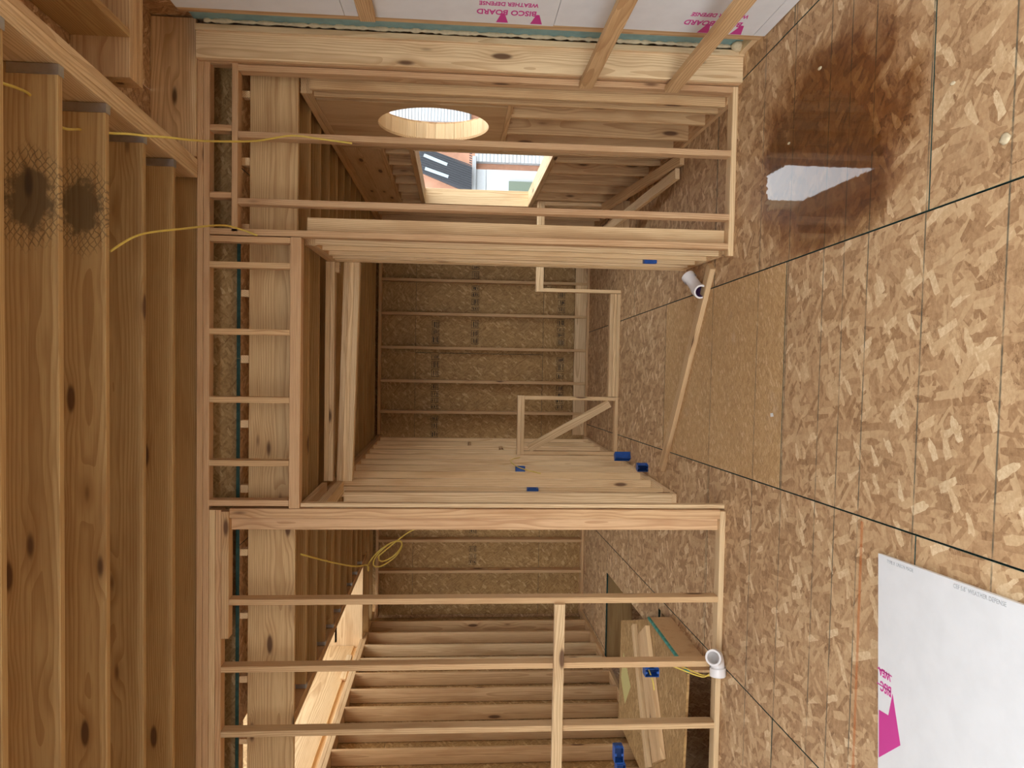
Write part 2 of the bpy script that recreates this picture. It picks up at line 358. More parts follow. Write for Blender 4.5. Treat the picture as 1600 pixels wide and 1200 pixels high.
for i, (a, b) in enumerate(cols):
    yy = ya if i % 2 == 0 else yb
    for j in range(len(yy) - 1):
        y0, y1 = yy[j], yy[j + 1]
        if i == 4 and y0 > 5: continue
        if i == 4 and y0 > 4: y1 = 5.02
        mat = 'osb_light' if (i, j) == (2, 3) else ('osb_wet' if i == 3 and y0 in (2.84,) else 'osb_floor')
        if i == 0:
            if y0 >= 4.0: continue
        sheet(a, b, y0, y1, mat)
for y0, y1 in ((-2, .4), (.4, 2.84), (2.84, 4.99)): sheet(-4.5, -3.19, y0, y1, 'osb_floor')
for y0, y1 in ((5.03, 7.7), (7.7, 10.5)): sheet(1.98, 2.28, y0, y1, 'osb_floor')
# sheets round the stair opening in the left-hand room
sheet(-1.90 - .36, -1.90, 6.50, 8.76, 'osb_floor'); sheet(-3.19, -1.90, 4.10, 5.02, 'osb_floor'); sheet(-2.0, -1.90, 5.02, 6.50, 'osb_floor')
sheet(-3.19, -1.90, 8.76, 10.5, 'osb_floor'); sheet(-3.7, -3.19, 8.76, 10.5, 'osb_floor')
# pit below the opening: rim boards, lower floor
pit = thing('wall_stairwell', 'plywood-lined sides of the dark stair opening in the floor', 'stairwell', (-3, 7.6, -0.3), kind='structure')
B(pit, 'rim_board', -3.62, -2.42, 8.78, 8.82, -0.32, -0.02, 'clear', 'joist'); B(pit, 'rim_board', -2.50, -2.46, 6.5, 8.76, -0.32, -0.02, 'clear', 'joist')
B(pit, 'rim_board', -3.62, -2.42, 8.83, 8.85, -2.6, -0.33, 'osb_dark', None); B(pit, 'rim_board', -2.44, -2.42, 6.5, 8.82, -2.6, -0.33, 'osb_dark', None)
B(pit, 'rim_board', -3.75, -3.72, 5.0, 8.8, -2.6, -0.02, 'osb_dark', None); B(pit, 'rim_board', -3.75, -2.42, 5.0, 8.85, -2.64, -2.61, 'osb_dark', None); B(pit, 'rim_board', -3.75, -2.2, 4.99, 5.015, -2.6, -.02, 'osb_dark', None); B(pit, 'rim_board', -2.26, -2.21, 5.02, 6.49, -.32, -.02, 'clear', 'joist'); B(pit, 'rim_board', -2.26, -2.21, 5.02, 6.49, -2.6, -.33, 'osb_dark', None); B(pit, 'rim_board', -2.44, -2.21, 6.47, 6.495, -2.6, -.02, 'osb_dark', None)

ground = prism('ground', [(-60, -60), (60, -60), (60, 90), (-60, 90)], -3.2, -3.0, 'ground', None)  # slab added to block sky light coming from below the horizon
tag(ground, 'grey ground slab outside, added to block light from below', 'ground', 'structure')

# ------------------------------------------------------------------ near ceiling
ceil = thing('ceiling', 'ceiling of deep knotty pine joists hung from a triple beam', 'ceiling', (0, 2.5, 3.46), kind='structure')
JY = [0.42, 0.83, 1.24, 1.65, 2.06, 2.47, 2.874, 3.284, 3.703, 4.125, 4.54, 4.90]
st1 = lumber_mat('stained_lumber', 0.8, stain=2.28); st2 = lumber_mat('stained_lumber_b', 0.8, stain=2.33)
for i, y in enumerate(JY):
    last = i == len(JY) - 1
    xr = 1.07 + 0.0 * y - (y - 4.8) * 0.05
    m_ = st1 if i == 7 else st2 if i == 8 else 'knotty' if i % 2 else 'lumber'
    if last: continue
    j = B(ceil, 'joist', -4.5, xr, y - T2, y, 3.46, 3.745, m_, 'joist')
    if y > 2: 
        pr = [(y - T2 - .0035, 3.66), (y - T2 - .0035, 3.456), (y + .0035, 3.456), (y + .0035, 3.66), (y + .0008, 3.66), (y + .0008, 3.4592), (y - T2 - .0008, 3.4592), (y - T2 - .0008, 3.66)]
        vs = [(xr - .045, a_, b_) for a_, b_ in pr] + [(xr - .002, a_, b_) for a_, b_ in pr]
        fs = [(i_, (i_ + 1) % 8, 8 + (i_ + 1) % 8, 8 + i_) for i_ in range(8)] + [(0, 1, 6, 7), (1, 2, 5, 6), (2, 3, 4, 5), (8, 15, 14, 9), (9, 14, 13, 10), (10, 13, 12, 11)]
        mesh_obj('joist_hanger', vs, fs, 'steel', j)
# triple beam running away from the lens, and what lies to its far side
for k in range(3):
    o0, o1 = 1.395 + .0385 * k, 1.065 + .0385 * k
    BL(ceil, 'beam_ply', (o0 + .021 - .11, .35, 3.60), (o1 + .021, 4.905, 3.60), 0.286, 0.0375, (0, 0, 1), 'clear', 'light')
for k in range(4): B(ceil, 'header_ply', 1.335, 2.05, 3.93 + .0395 * k, 3.93 + .0395 * k + .038, 3.46, 3.745, 'lumber', 'tan')
B(ceil, 'joist', 1.53, 1.568, 1.2, 3.928, 3.46, 3.745, 'lumber', 'joist'); B(ceil, 'joist', 1.93, 1.968, 1.2, 3.928, 3.46, 3.745, 'lumber', 'joist')
for (x0, x1) in ((-4.5, -3.28), (-3.28, -2.06), (-2.06, -.84), (-.84, .38), (.38, 1.6), (1.6, 2.15)):
    for (y0, y1) in ((.35, 2.84), (2.84, 5.3)):
        B(ceil, 'deck_panel', x0 + .002, x1 - .002, y0 + .002, y1 - .002, 3.747, 3.765, 'osb_dark', None)

# ------------------------------------------------------------------ wall_front: the stud wall that faces the lens
wf = thing('wall_front', 'open stud wall with a wide doorway framed in reddish fir lumber', 'stud wall', (0, 4.96, 0), kind='structure')
Y0, Y1 = 4.92, 5.009
B(wf, 'top_plate', -3.55, 1.83, Y0, Y1, 3.428, 3.466, 'lumber', 'fir'); B(wf, 'top_plate', -3.55, 1.82, Y0, Y1, 3.388, 3.4265, 'lumber', 'fir')
B(wf, 'rim_board', 1.20, 2.05, Y0 - .01, Y0 + .028, 3.468, 3.745, 'knotty', 'light'); B(wf, 'rim_board', -3.55, 1.19, Y0 + .03, Y0 + .068, 3.468, 3.745, 'lumber', 'joist')
# above the right-hand bay and the door
B(wf, 'plate', .745, 1.80, Y0, Y1, 3.216, 3.254, 'lumber', 'fir')
for x in (1.805, 1.388, 0.97): B(wf, 'cripple', x - .019, x + .019, Y0, Y1, 3.255, 3.387, 'lumber', 'fir')
B(wf, 'door_header_plate', -1.018, .718, Y0, Y1, 2.820, 2.888, 'lumber', 'fir')
for x in (0.535, 0.112, -.322, -.728): B(wf, 'cripple', x - .019, x + .019, Y0, Y1, 2.889, 3.387, 'lumber', 'tan')
for x in (0.697, -.985): B(wf, 'cripple', x - .019, x + .019, Y0 + .002, Y1 - .002, 2.889, 3.387, 'lumber', 'fir')
# right bay
B(wf, 'bottom_plate', .68, 1.785, Y0, Y1, 0.001, T2, 'lumber', 'light')
for x in (1.352, .935): B(wf, 'stud', x - .0195, x + .0195, Y0, Y1, T2 + .001, 3.215, 'lumber', 'fir')
B(wf, 'stud', .722, .762, Y0, Y1, T2 + .001, 3.386, 'lumber', 'fir')
B(wf, 'stud', 1.747, 1.786, Y0, Y1, T2 + .001, 3.215, 'lumber', 'fir')
B(wf, 'backer_stud', .772, .861, Y1 - T2 + .04, Y1 + .04, 0.001, 2.80, 'clear', 'light')
# left bay
B(wf, 'bottom_plate', -3.55, -1.03, Y0, Y1, 0.001, T2, 'lumber', 'light')
B(wf, 'plate', -3.55, -1.03, Y0 + .001, Y1, 3.349, 3.3868, 'lumber', 'light'); B(wf, 'plate', -3.55, -1.03, Y0 + .001, Y1, 3.310, 3.3478, 'lumber', 'fir')
B(wf, 'plate', -1.865, -1.04, Y0 - .004, Y1 - .002, 3.262, 3.309, 'lumber', 'tan')
B(wf, 'stud', -1.082, -1.021, Y0 + .004, Y1, T2 + .001, 3.308 - .048, 'lumber', 'fir')
B(wf, 'backer_stud', -1.168, -1.083, Y1 - T2, Y1, T2 + .001, 3.26, 'lumber', 'fir')
B(wf, 'trimmer_stud', -1.018, -.99, Y0 + .03, Y1 - .002, 0.001, 2.818, 'clear', 'light')
for x, zt in ((-1.63, 3.261), (-2.07, 3.309), (-2.497, 3.309), (-2.93, 3.309), (-3.36, 3.309)):
    B(wf, 'stud', x - .0195, x + .0195, Y0, Y1, T2 + .001, zt, 'lumber', 'tan' if x > -2.3 else 'pine')
# sheathing strip and blocking between the two floor levels, behind the wall
wb = thing('trim_1', 'strand board strip, teal-edged decking and small spacer blocks above the rear joists', 'rim band', (0, 5.1, 3.2), kind='structure')
for x0, x1 in ((-3.6, -1.9), (-1.9, .52), (.52, 1.86)): B(wb, 'osb_strip', x0, x1 - .0003, 5.18, 5.198, 3.268, 3.74, 'osb_wall', None)
for k in range(13):
    x = 1.66 - .43 * k; B(wb, 'spacer_block', x - .021 + random.uniform(-.01, .01), x + .021, 5.10, 5.16, 3.191, 3.241, 'lumber', 'light')

# ------------------------------------------------------------------ rear ceiling
cb = thing('ceiling_back', 'lower rear ceiling of deep pine joists under strand board decking', 'ceiling', (0, 7.5, 2.88), kind='structure')
BY = [5.14 + .4064 * k for k in range(13)]
for k, y in enumerate(BY):
    xl = -2.46 if y < 9.28 else -3.6
    B(cb, 'joist', xl if y > 5.2 else -3.6, 1.835, y - T2, y, 2.882, 3.19, 'knotty' if k == 0 else 'lumber', 'rim' if k == 0 else 'joist')
    if 5.2 < y < 9.2 and k % 1 == 0:
        B(cb, 'joist_hanger', xl - .001, xl + .03, y - T2 - .004, y + .004, 2.878, 3.05, 'steel', None, c=.0005)
for x in (-2.4815, -2.5205): B(cb, 'trimmer_joist', x - .0185, x + .0185, 5.15, 9.33, 2.882, 3.19, 'lumber', 'tan')
for x0, x1 in ((-2.54, -1.3), (-1.3, -.06), (-.06, 1.18), (1.18, 1.88)):
    for y0, y1 in ((5.09, 7.5), (7.5, 9.9), (9.9, 10.5)): B(cb, 'deck_panel', x0 + .001, x1 - .001, y0 + .001, y1 - .001, 3.242, 3.266, 'osb_dark', None, sidemat='green')
B(cb, 'deck_panel', -3.6, -2.541, 9.34, 10.5, 3.242, 3.266, 'osb_dark', None); B(cb, 'deck_panel', -3.6, -2.541, 5.09, 5.2, 3.242, 3.266, 'osb_dark', None, sidemat='green')
# lit rim of the open stair shaft
B(cb, 'shaft_rim', -3.72, -2.55, 9.34, 9.378, 2.93, 3.50, 'clear', 'light'); B(cb, 'shaft_rim', -3.70, -3.662, 5.3, 9.33, 2.96, 3.50, 'clear', 'light')
B(cb, 'shaft_rim', -3.659, -3.64, 5.3, 9.33, 3.03, 3.40, 'clear', 'light')
B(cb, 'shaft_rim', -3.72, -2.55, 9.34, 9.378, 3.502, 3.9, 'osb_wall', None); B(cb, 'shaft_rim', -3.70, -3.662, 5.3, 9.33, 3.502, 3.9, 'osb_wall', None)  # upper walls added to cut the sky light reaching the rim
B(cb, 'shaft_rim', -2.54, -2.50, 5.3, 9.33, 3.27, 3.9, 'osb_wall', None); B(cb, 'shaft_rim', -3.70, -2.50, 5.26, 5.298, 3.27, 3.9, 'osb_wall', None)  # other two added walls that hold back sky light

# ------------------------------------------------------------------ wall_hall_right (short wall beside the doorway) and header beyond
wr = thing('wall_hall_right', 'short open stud wall running back from the doorway on the puddle side', 'stud wall', (.75, 5.5, 0), kind='structure')
B(wr, 'bottom_plate', .70, .789, 5.02, 6.04, .001, T2, 'lumber', 'light')
B(wr, 'top_plate', .70, .789, 5.145, 6.04, 2.765, 2.803, 'lumber', 'tan'); B(wr, 'top_plate', .70, .789, 5.145, 6.04, 2.804, 2.842, 'lumber', 'tan')
for y in (5.10, 5.36, 5.62, 5.80, 5.90, 5.962, 6.002):
    B(wr, 'stud', .70, .789, y, y + T2 - .001, T2 + .001, 2.764, 'lumber', 'light')

wh = thing('trim_2', 'sagging triple header and double plate across the hallway', 'header', (-.2, 6.05, 2.6), kind='structure')
B(wh, 'header_plate', -1.03, .70, 6.045, 6.134, 2.785, 2.821, 'lumber', 'light'); B(wh, 'header_plate', -1.03, .70, 6.045, 6.134, 2.822, 2.858, 'lumber', 'light')
for k in range(3):
    z = .0415 * k
    BL(wh, 'header_ply', (.70, 6.09, 2.612 + z), (-1.03, 6.09, 2.655 + z), .041, .089, (0, 0, 1), 'lumber', 'light')
B(wh, 'header_end_block', .62, .698, 6.05, 6.13, 2.752, 2.784, 'lumber', 'light')

# ------------------------------------------------------------------ wall_hall_left
wl = thing('wall_hall_left', 'long open stud wall on the far side of the hallway with a triple end post', 'stud wall', (-1.2, 8, 0), kind='structure')
XL0, XL1 = -1.21, -1.121
B(wl, 'bottom_plate', XL0, XL1, 6.05, 10.33, .001, T2, 'lumber', 'light')
B(wl, 'top_plate', XL0, XL1, 6.14, 10.33, 2.80, 2.838, 'lumber', 'tan'); B(wl, 'top_plate', XL0, XL1, 6.14, 10.33, 2.839, 2.877, 'lumber', 'tan')
for y in (6.05, 6.092, 6.32, 6.72, 7.13, 7.54, 7.94, 8.35, 8.76, 9.16, 9.57, 9.98):
    B(wl, 'stud', XL0, XL1, y, y + T2, T2 + .001, 2.70 if y < 6.1 else 2.799, 'lumber', 'light')
B(wl, 'blocking', XL0, XL1, 9.2, 9.565, 1.62, 1.658, 'lumber', 'tan'); B(wl, 'blocking', XL0, XL1, 8.80, 9.155, 1.25, 1.288, 'lumber', 'tan')
B(wl, 'opening_header', XL0 + .08, XL1 + .09, 5.02, 6.04, 2.70, 2.76, 'lumber', 'light'); B(wl, 'opening_header', XL0 + .05, XL1 + .08, 5.16, 6.04, 2.83, 2.872, 'lumber', 'light')

# ------------------------------------------------------------------ wall_back
wk = thing('wall_back', 'far exterior wall of studs over stamped strand board sheathing', 'stud wall', (-1, 10.4, 0), kind='structure')
for x in (1.44, .985, .53, .068, -.388, -.81, -1.28, -1.72, -2.15, -2.584, -3.014, -3.44):
    B(wk, 'stud', x - .019, x + .019, 10.34, 10.48, T2 + .001, 2.84, 'lumber', 'tan')
B(wk, 'bottom_plate', -3.65, 1.69, 10.335, 10.48, .001, T2, 'lumber', 'tan')
B(wk, 'top_plate', -3.65, 1.69, 10.335, 10.48, 2.841, 2.879, 'lumber', 'tan')
xs = [1.69, 1.44, .985, .53, .068, -.388, -.81, -1.12]
for a, b in zip(xs[:-1], xs[1:]): B(wk, 'base_block', b + .02, a - .02, 10.345, 10.383, .04, .20, 'lumber', 'light')
for (x0, x1) in ((-3.66, -2.44), (-2.44, -1.22), (-1.22, 0.0), (0.0, 1.22), (1.22, 1.88)):
    for z0, z1 in ((0.0, .62), (.622, 2.38), (2.382, 3.24)): B(wk, 'sheathing_panel', x0 + .0015, x1 - .0015, 10.482, 10.494, z0, z1, 'osb_wall', None, sidemat='green')
for z0, z1 in ((0, 1.62), (1.622, 3.26)): B(wk, 'light_seal', -3.76, 1.90, 10.496, 10.506, z0 - .03, z1, 'osb_dark', None)  # unseen backing added to keep daylight out of the sheathing seams
# stamped grade marks on the sheathing
def stamp(cx, z0, z1, wid=.13):
    vs, fs = [], []
    def q(x0, x1, za, zb):
        k = len(vs); vs.extend([(x0, 10.4805, za), (x1, 10.4805, za), (x1, 10.4805, zb), (x0, 10.4805, zb), (x0, 10.4815, za), (x1, 10.4815, za), (x1, 10.4815, zb), (x0, 10.4815, zb)])
        fs.extend([tuple(k + i for i in f_) for f_ in ((0, 1, 2, 3), (7, 6, 5, 4), (0, 4, 5, 1), (1, 5, 6, 2), (2, 6, 7, 3), (3, 7, 4, 0))])
    x = cx - wid; n = 0
    while x < cx + wid - .06:
        wv = random.uniform(.05, .11); t_ = .005
        q(x, x + wv, z0, z0 + t_); q(x, x + wv, z1 - t_, z1); q(x, x + t_, z0, z1); q(x + wv - t_, x + wv, z0, z1)
        zz = z0 + .015
        while zz < z1 - .02:
            a = random.uniform(.01, .02); q(x + a, x + wv - random.uniform(.01, .02), zz, zz + random.uniform(.007, .016)); zz += random.uniform(.02, .032)
        x += wv + random.uniform(.012, .03)
    mesh_obj('grade_mark', vs, fs, 'ink', wk)
for cx in (.30, -.16, -.60, -1.0): stamp(cx, 2.06, 2.16, .17)
for cx in (.76, 1.2, .30): stamp(cx, 1.52, 1.62, .17)
for cx in (.76, .30, -.16, -.60): stamp(cx, .32, .42, .17)
for cx in (-2.36, -2.8): stamp(cx, 1.5, 1.6, .15)

# ------------------------------------------------------------------ wall_left of the rear room
we = thing('wall_left', 'side wall of closely spaced studs under the open stair shaft', 'stud wall', (-3.65, 7.6, 0), kind='structure')
B(we, 'bottom_plate', -3.70, -3.56, 5.02, 10.33, .001, T2, 'lumber', 'tan'); B(we, 'top_plate', -3.70, -3.56, 5.02, 10.33, 2.88, 2.918, 'lumber', 'light'); B(we, 'top_plate', -3.70, -3.56, 5.02, 10.33, 2.919, 2.957, 'lumber', 'light')
for k in range(13):
    y = 5.06 + .4064 * k
    B(we, 'stud', -3.70, -3.56, y, y + T2, T2 + .001, 2.879, 'lumber', 'light' if k in (9, 10) else 'tan')
for y0, y1 in ((5.02, 7.4), (7.4, 9.84), (9.84, 10.5)):
    for z0, z1 in ((0, 1.22), (1.22, 2.44), (2.44, 2.957)): B(we, 'sheathing_panel', -3.72, -3.705, y0 + .0015, y1 - .0015, z0 + .0015, z1 - .0015, 'osb_wall', None)
B(we, 'light_seal', -3.745, -3.7215, 5.02, 10.5, -.03, 2.958, 'osb_dark', None)  # unseen backing layer, added against light leaking between the panels
# side wall of the near room, out of the picture
ws = thing('wall_side', 'strand board side wall of the near room beyond the frame', 'wall', (-4.5, 1.5, 0), kind='structure')
for y0, y1 in ((1.2, 2.84), (2.84, 5.0)):
    B(ws, 'sheathing_panel', -4.53, -4.515, y0, y1 - .003, 0, 3.74, 'osb_wall', None)

# ------------------------------------------------------------------ wall_right of the rear room, with the two window openings
wx = thing('wall_right', 'exterior wall of dark studs with a round and a rectangular window opening', 'stud wall', (1.78, 7.6, 0), kind='structure')
XI, XO = 1.70, 1.84
B(wx, 'bottom_plate', XI, XO, 5.02, 10.33, .001, T2, 'lumber', 'tan')
B(wx, 'top_plate', XI, XO, 5.155, 10.33, 2.802, 2.84, 'lumber', 'tan'); B(wx, 'top_plate', XI, XO, 5.155, 10.33, 2.841, 2.879, 'lumber', 'tan')
HY0, HY1, HZ0, HZ1 = 5.28, 6.42, 1.50, 2.80            # panel with the round hole
RC, RR = (5.76, 2.02), .412
WY0, WY1, WZ0, WZ1 = 6.50, 8.72, 1.03, 2.20            # rectangular opening
for y in (5.06, 5.20): B(wx, 'stud', XI, XO, y, y + T2, T2 + .001, 2.801, 'lumber', 'tan')
for y in (5.47, 5.875, 6.28): B(wx, 'stud', XI, XO, y, y + T2, T2 + .001, HZ0 - .04, 'lumber', 'tan')
B(wx, 'plate', XI, XO, 5.24, 6.42, HZ0 - .039, HZ0 - .001, 'lumber', 'tan')
B(wx, 'stud', XI, XO, 6.425, 6.463, T2 + .001, 2.801, 'lumber', 'tan'); B(wx, 'stud', XI, XO, 8.726, 8.764, T2 + .001, 2.801, 'lumber', 'tan')
for y in (9.1, 9.5, 9.9, 10.25): B(wx, 'stud', XI, XO, y, y + T2, T2 + .001, 2.801, 'lumber', 'tan')
B(wx, 'sill_plate', XI, XO, 6.465, 8.725, WZ0 - .05, WZ0 - .012, 'lumber', 'light')
for k in range(5): y = 6.68 + .4064 * k; B(wx, 'stud', XI, XO, y, y + T2, T2 + .001, WZ0 - .051, 'lumber', 'tan')
B(wx, 'window_header', XI, XO, 6.465, 8.725, 2.50, 2.80, 'knotty', 'tan'); B(wx, 'plate', XI, XO, 6.465, 8.725, WZ1 + .012, WZ1 + .05, 'lumber', 'tan'); B(wx, 'plate', XI, XO, 6.465, 8.725, 2.46, 2.498, 'lumber', 'tan')
for k in range(6): y = 6.60 + .38 * k; B(wx, 'cripple', XI, XO, y, y + T2, WZ1 + .051, 2.459, 'lumber', 'tan')
# sheathing outside, with the openings left clear
for (y0, y1, z0, z1) in ((5.02, 5.28, 0, 3.24), (5.28, 6.46, 0, 1.5), (5.28, 6.46, 2.80, 3.24), (6.46, 8.726, 0, WZ0 - .012), (6.46, 8.726, WZ1 + .012, 3.24), (8.726, 10.5, 0, 3.24)):
    B(wx, 'sheathing_panel', XO + .002, XO + .016, y0 + .001, y1 - .001, z0, z1, 'osb_dark', None)
# round window
w1 = thing('window_1', 'round window hole in a plywood panel, lined with short planks', 'window', (XI, RC[0], RC[1]), kind='structure')
def hole_panel(x0, x1, name, mat, tint, rad):
    N = 48; vs, fs = [], []
    def rect_pt(a):
        c, s = math.cos(a), math.sin(a); k = 1e9
        if c > 1e-9: k = min(k, (HY1 - RC[0]) / c)
        if c < -1e-9: k = min(k, (HY0 - RC[0]) / c)
        if s > 1e-9: k = min(k, (HZ1 - RC[1]) / s)
        if s < -1e-9: k = min(k, (HZ0 - RC[1]) / s)
        return (RC[0] + c * k, RC[1] + s * k)
    crn = [math.atan2(z - RC[1], y - RC[0]) for y in (HY0, HY1) for z in (HZ0, HZ1)]
    an = sorted([2 * math.pi * k / N - math.pi for k in range(N)] + crn)
    n = len(an)
    for x in (x0, x1):
        for a in an: vs.append((x, RC[0] + rad * math.cos(a), RC[1] + rad * math.sin(a)))
        for a in an: y, z = rect_pt(a); vs.append((x, y, z))
    for k in range(n):
        q = (k + 1) % n
        fs += [(k, q, n + q, n + k), (2 * n + q, 2 * n + k, 3 * n + k, 3 * n + q), (q, k, 2 * n + k, 2 * n + q), (n + k, n + q, 3 * n + q, 3 * n + k)]
    ctr = Matrix.Translation(((x0 + x1) / 2, RC[0], RC[1])) @ Matrix.Rotation(R(90), 4, 'Y')
    inv = ctr.inverted(); vs = [inv @ Vector(v) for v in vs]
    return mesh_obj(name, vs, fs, mat, w1, ctr, tint)
hole_panel(XI + .001, XI + .019, 'plywood_panel', 'clear', 'tan', RR)
hole_panel(XO + .002, XO + .016, 'outer_panel', 'osb_dark', None, RR + .02)
NP = 34
for k in range(NP):
    a = 2 * math.pi * (k + .5) / NP; rr = RR + .013
    c = Vector((0, RC[0] + rr * math.cos(a), RC[1] + rr * math.sin(a))); ln = 2 * (RR + .005) * math.tan(math.pi / NP) * .985
    rad = Vector((0, math.cos(a), math.sin(a)))
    BL(w1, 'lining_plank', (XI + .0205, c.y, c.z), (XO, c.y, c.z), .018, ln, rad, 'clear', 'light', c=.001)
# rectangular window
w2 = thing('window_2', 'rectangular window opening with pale jambs looking out on white and orange buildings', 'window', (XI, 7.6, WZ0), kind='structure')
B(w2, 'jamb', XI - .005, XO + .03, WY1 - .012, WY1 + .005, WZ0, WZ1, 'clear', 'light'); B(w2, 'jamb', XI - .005, XO + .03, 6.464, 6.478, WZ0, WZ1, 'clear', 'light')
B(w2, 'sill', XI - .005, XO + .03, 6.464, WY1 + .004, WZ0 - .0115, WZ0 - .0005, 'clear', 'light'); B(w2, 'head', XI - .005, XO + .03, 6.464, WY1 + .004, WZ1 + .0005, WZ1 + .0115, 'clear', 'light')

# ------------------------------------------------------------------ wall_entry: right-hand corner of the near room
wn = thing('wall_entry', 'corner post, teal foam and white sheathing boards with magenta print', 'wall', (1.95, 4.5, 0), kind='structure')
B(wn, 'corner_post', 1.79, 1.96, 4.85, 4.888, .001, 3.45, 'knotty', 'light', c=.004); B(wn, 'corner_post', 1.79, 1.96, 4.889, 5.01, .001, 3.45, 'lumber', 'fir')
B(wn, 'corner_stud', 1.95, 1.988, 4.83, 4.849, .001, 3.45, 'lumber', 'light')
B(wn, 'stud', 1.955, 2.05, 4.50, 4.60, .001, 3.46, 'lumber', 'tan')
B(wn, 'foam_board', 2.02, 2.06, 4.601, 4.848, .04, 3.46, 'foam', None)
B(wn, 'base_plate', 1.96, 2.06, 4.50, 4.849, .001, .039, 'lumber', 'light')
for z0, z1 in ((.005, .075), (.078, 1.283), (1.286, 2.50), (2.503, 3.45)):
    o = B(wn, 'board_panel', 1.94, 1.954, -1.9, 4.50 + (.012 if z0 > 1 else 0), z0, z1, 'white', None, c=.0008)
for y in (4.0, 3.6, 3.2, 2.8): B(wn, 'stud', 1.956, 2.05, y, y + T2, .001, 3.45, 'lumber', 'tan')
for y0, y1 in ((-1.9, .4), (.4, 2.84), (2.84, 5.04)):
    B(wn, 'light_stop_panel', 2.062, 2.076, y0, y1 - .0005, -.02, 3.75, 'osb_dark', None)  # unseen panels added to stop daylight leaking in at the corner
B(wn, 'light_stop_panel', 1.862, 1.878, 5.031, 5.32, -.02, 3.75, 'osb_dark', None)  # added to shut out light beside the strand board strip
B(wn, 'light_stop_panel', 1.862, 2.061, 5.015, 5.03, -.02, 3.75, 'osb_dark', None)  # added to close the light gap behind the corner post
# lettering on the white boards
def crown(mw, par, sc=1.0, upto=9):
    pts = [(0, 0), (.055, .20), (.09, .30), (.20, .30), (.235, .20), (.29, 0), (.205, .10), (.19, .09), (.145, .02), (.10, .09), (.085, .10)]
    pts = [(0, .0), (-.025, .19), (.12, .27), (.265, .19), (.24, .0), (.20, .115), (.12, .05), (.04, .115)]
    vs = [(a * sc, b * sc, 0) for a, b in pts] + [(a * sc, b * sc, .0006) for a, b in pts]; n = len(pts)
    fs = [tuple(range(n - 1, -1, -1)), tuple(range(n, 2 * n))] + [(i, (i + 1) % n, n + (i + 1) % n, n + i) for i in range(n)]
    return mesh_obj('printed_mark', vs, fs, 'pink', par, mw)
xw = 1.9392
for zb in (.20, 1.40):
    put_text('printed_line', 'BISCO BOARD', .085, (xw, 4.335, zb), (0, 0, 1), (0, 1, 0), 'pink', wn, .62)
    put_text('printed_line', 'WEATHER DEFENSE', .062, (xw, 4.24, zb), (0, 0, 1), (0, 1, 0), 'pink', wn, .60)
    for za in (.0, .20):
        pts = [(zb + za - .045, 4.494), (zb + za + .025, 4.494), (zb + za - .0, 4.375), (zb + za - .018, 4.375)]
        vs = [(xw, y, z) for z, y in pts] + [(xw + .0006, y, z) for z, y in pts]
        mesh_obj('printed_mark', vs, [(0, 1, 2, 3), (7, 6, 5, 4), (0, 4, 5, 1), (1, 5, 6, 2), (2, 6, 7, 3), (3, 7, 4, 0)], 'pink', wn)
# beads of spray foam along the foam board
random.seed(21)
def blob(name, p, r, par, sx=(1, 1, 1)):
    bm = bmesh.new(); bmesh.ops.create_icosphere(bm, subdivisions=2, radius=r)
    for v in bm.verts:
        k = 1 + random.uniform(-.22, .22); v.co = Vector((v.co.x * sx[0] * k, v.co.y * sx[1] * k, v.co.z * sx[2] * k))
    me = bpy.data.meshes.new(name); bm.to_mesh(me); bm.free()
    for f_ in me.polygons: f_.use_smooth = True
    return link(name, me, 'spray', par, Matrix.Translation(p))
def bead(name, a, b, r, n, par):
    vs, fs = [], []; a = Vector(a); b = Vector(b); seg = 7
    for i in range(n):
        t_ = i / (n - 1); p = a.lerp(b, t_); q = r * random.uniform(.35, 1.3)
        for k in range(seg):
            an = 2 * math.pi * k / seg; vs.append(p + Vector((math.cos(an) * q, math.sin(an) * q * random.uniform(.8, 1.3), 0)))
    for i in range(n - 1):
        for k in range(seg): fs.append((i * seg + k, i * seg + (k + 1) % seg, (i + 1) * seg + (k + 1) % seg, (i + 1) * seg + k))
    return mesh_obj(name, vs, fs, 'spray', par, smooth=True)
bead('foam_bead', (2.012, 4.842, .05), (2.012, 4.842, 3.4), .016, 150, wn)
for z in (2.42, 1.95, 1.42, 1.35, .98, .95, .5, .3): blob('foam_blob', (2.015, 4.615 + random.uniform(0, .02), z), random.uniform(.010, .02), wn, (1, 1, 1.6))
blob('foam_blob', (2.0, 4.80, .06), .04, wn, (.8, 1, 1))

# ================================================================== THINGS
# loose lumber
o = BL(None, 'floor_stud', (.655, 5.30, .0195), (-.965, 6.44, .0195), .089, .038, (0, 0, 1), 'lumber', 'pine')
o.data.transform(Matrix.Rotation(R(90), 4, 'X')); 
tag(o, 'loose two-by-four lying diagonally across the hallway floor', 'lumber')
o = B(None, 'backing_board', -3.3, -1.645, 4.881, 4.919, 1.083, 1.153, 'lumber', 'light'); tag(o, 'horizontal two-by-four nailed across the studs left of the doorway', 'lumber')
for z, yb_, nm in ((1.018, 4.915, 'middle of three rails along the white boards, ending at the corner stud'), (.452, 4.915, 'lowest of three rails along the white boards, near the puddle')):
    o = BL(None, 'brace_rail', (1.745, yb_, z), (1.73, .3, z + .01), .089, .038, (0, 0, 1), 'lumber', 'tan'); tag(o, nm, 'lumber', group='rails along the white boards')
o = BL(None, 'brace_rail', (1.90, 4.44, 2.36), (1.89, .3, 2.36), .089, .038, (0, 0, 1), 'lumber', 'tan'); tag(o, 'highest of three rails along the white boards, above the magenta print', 'lumber', group='rails along the white boards')
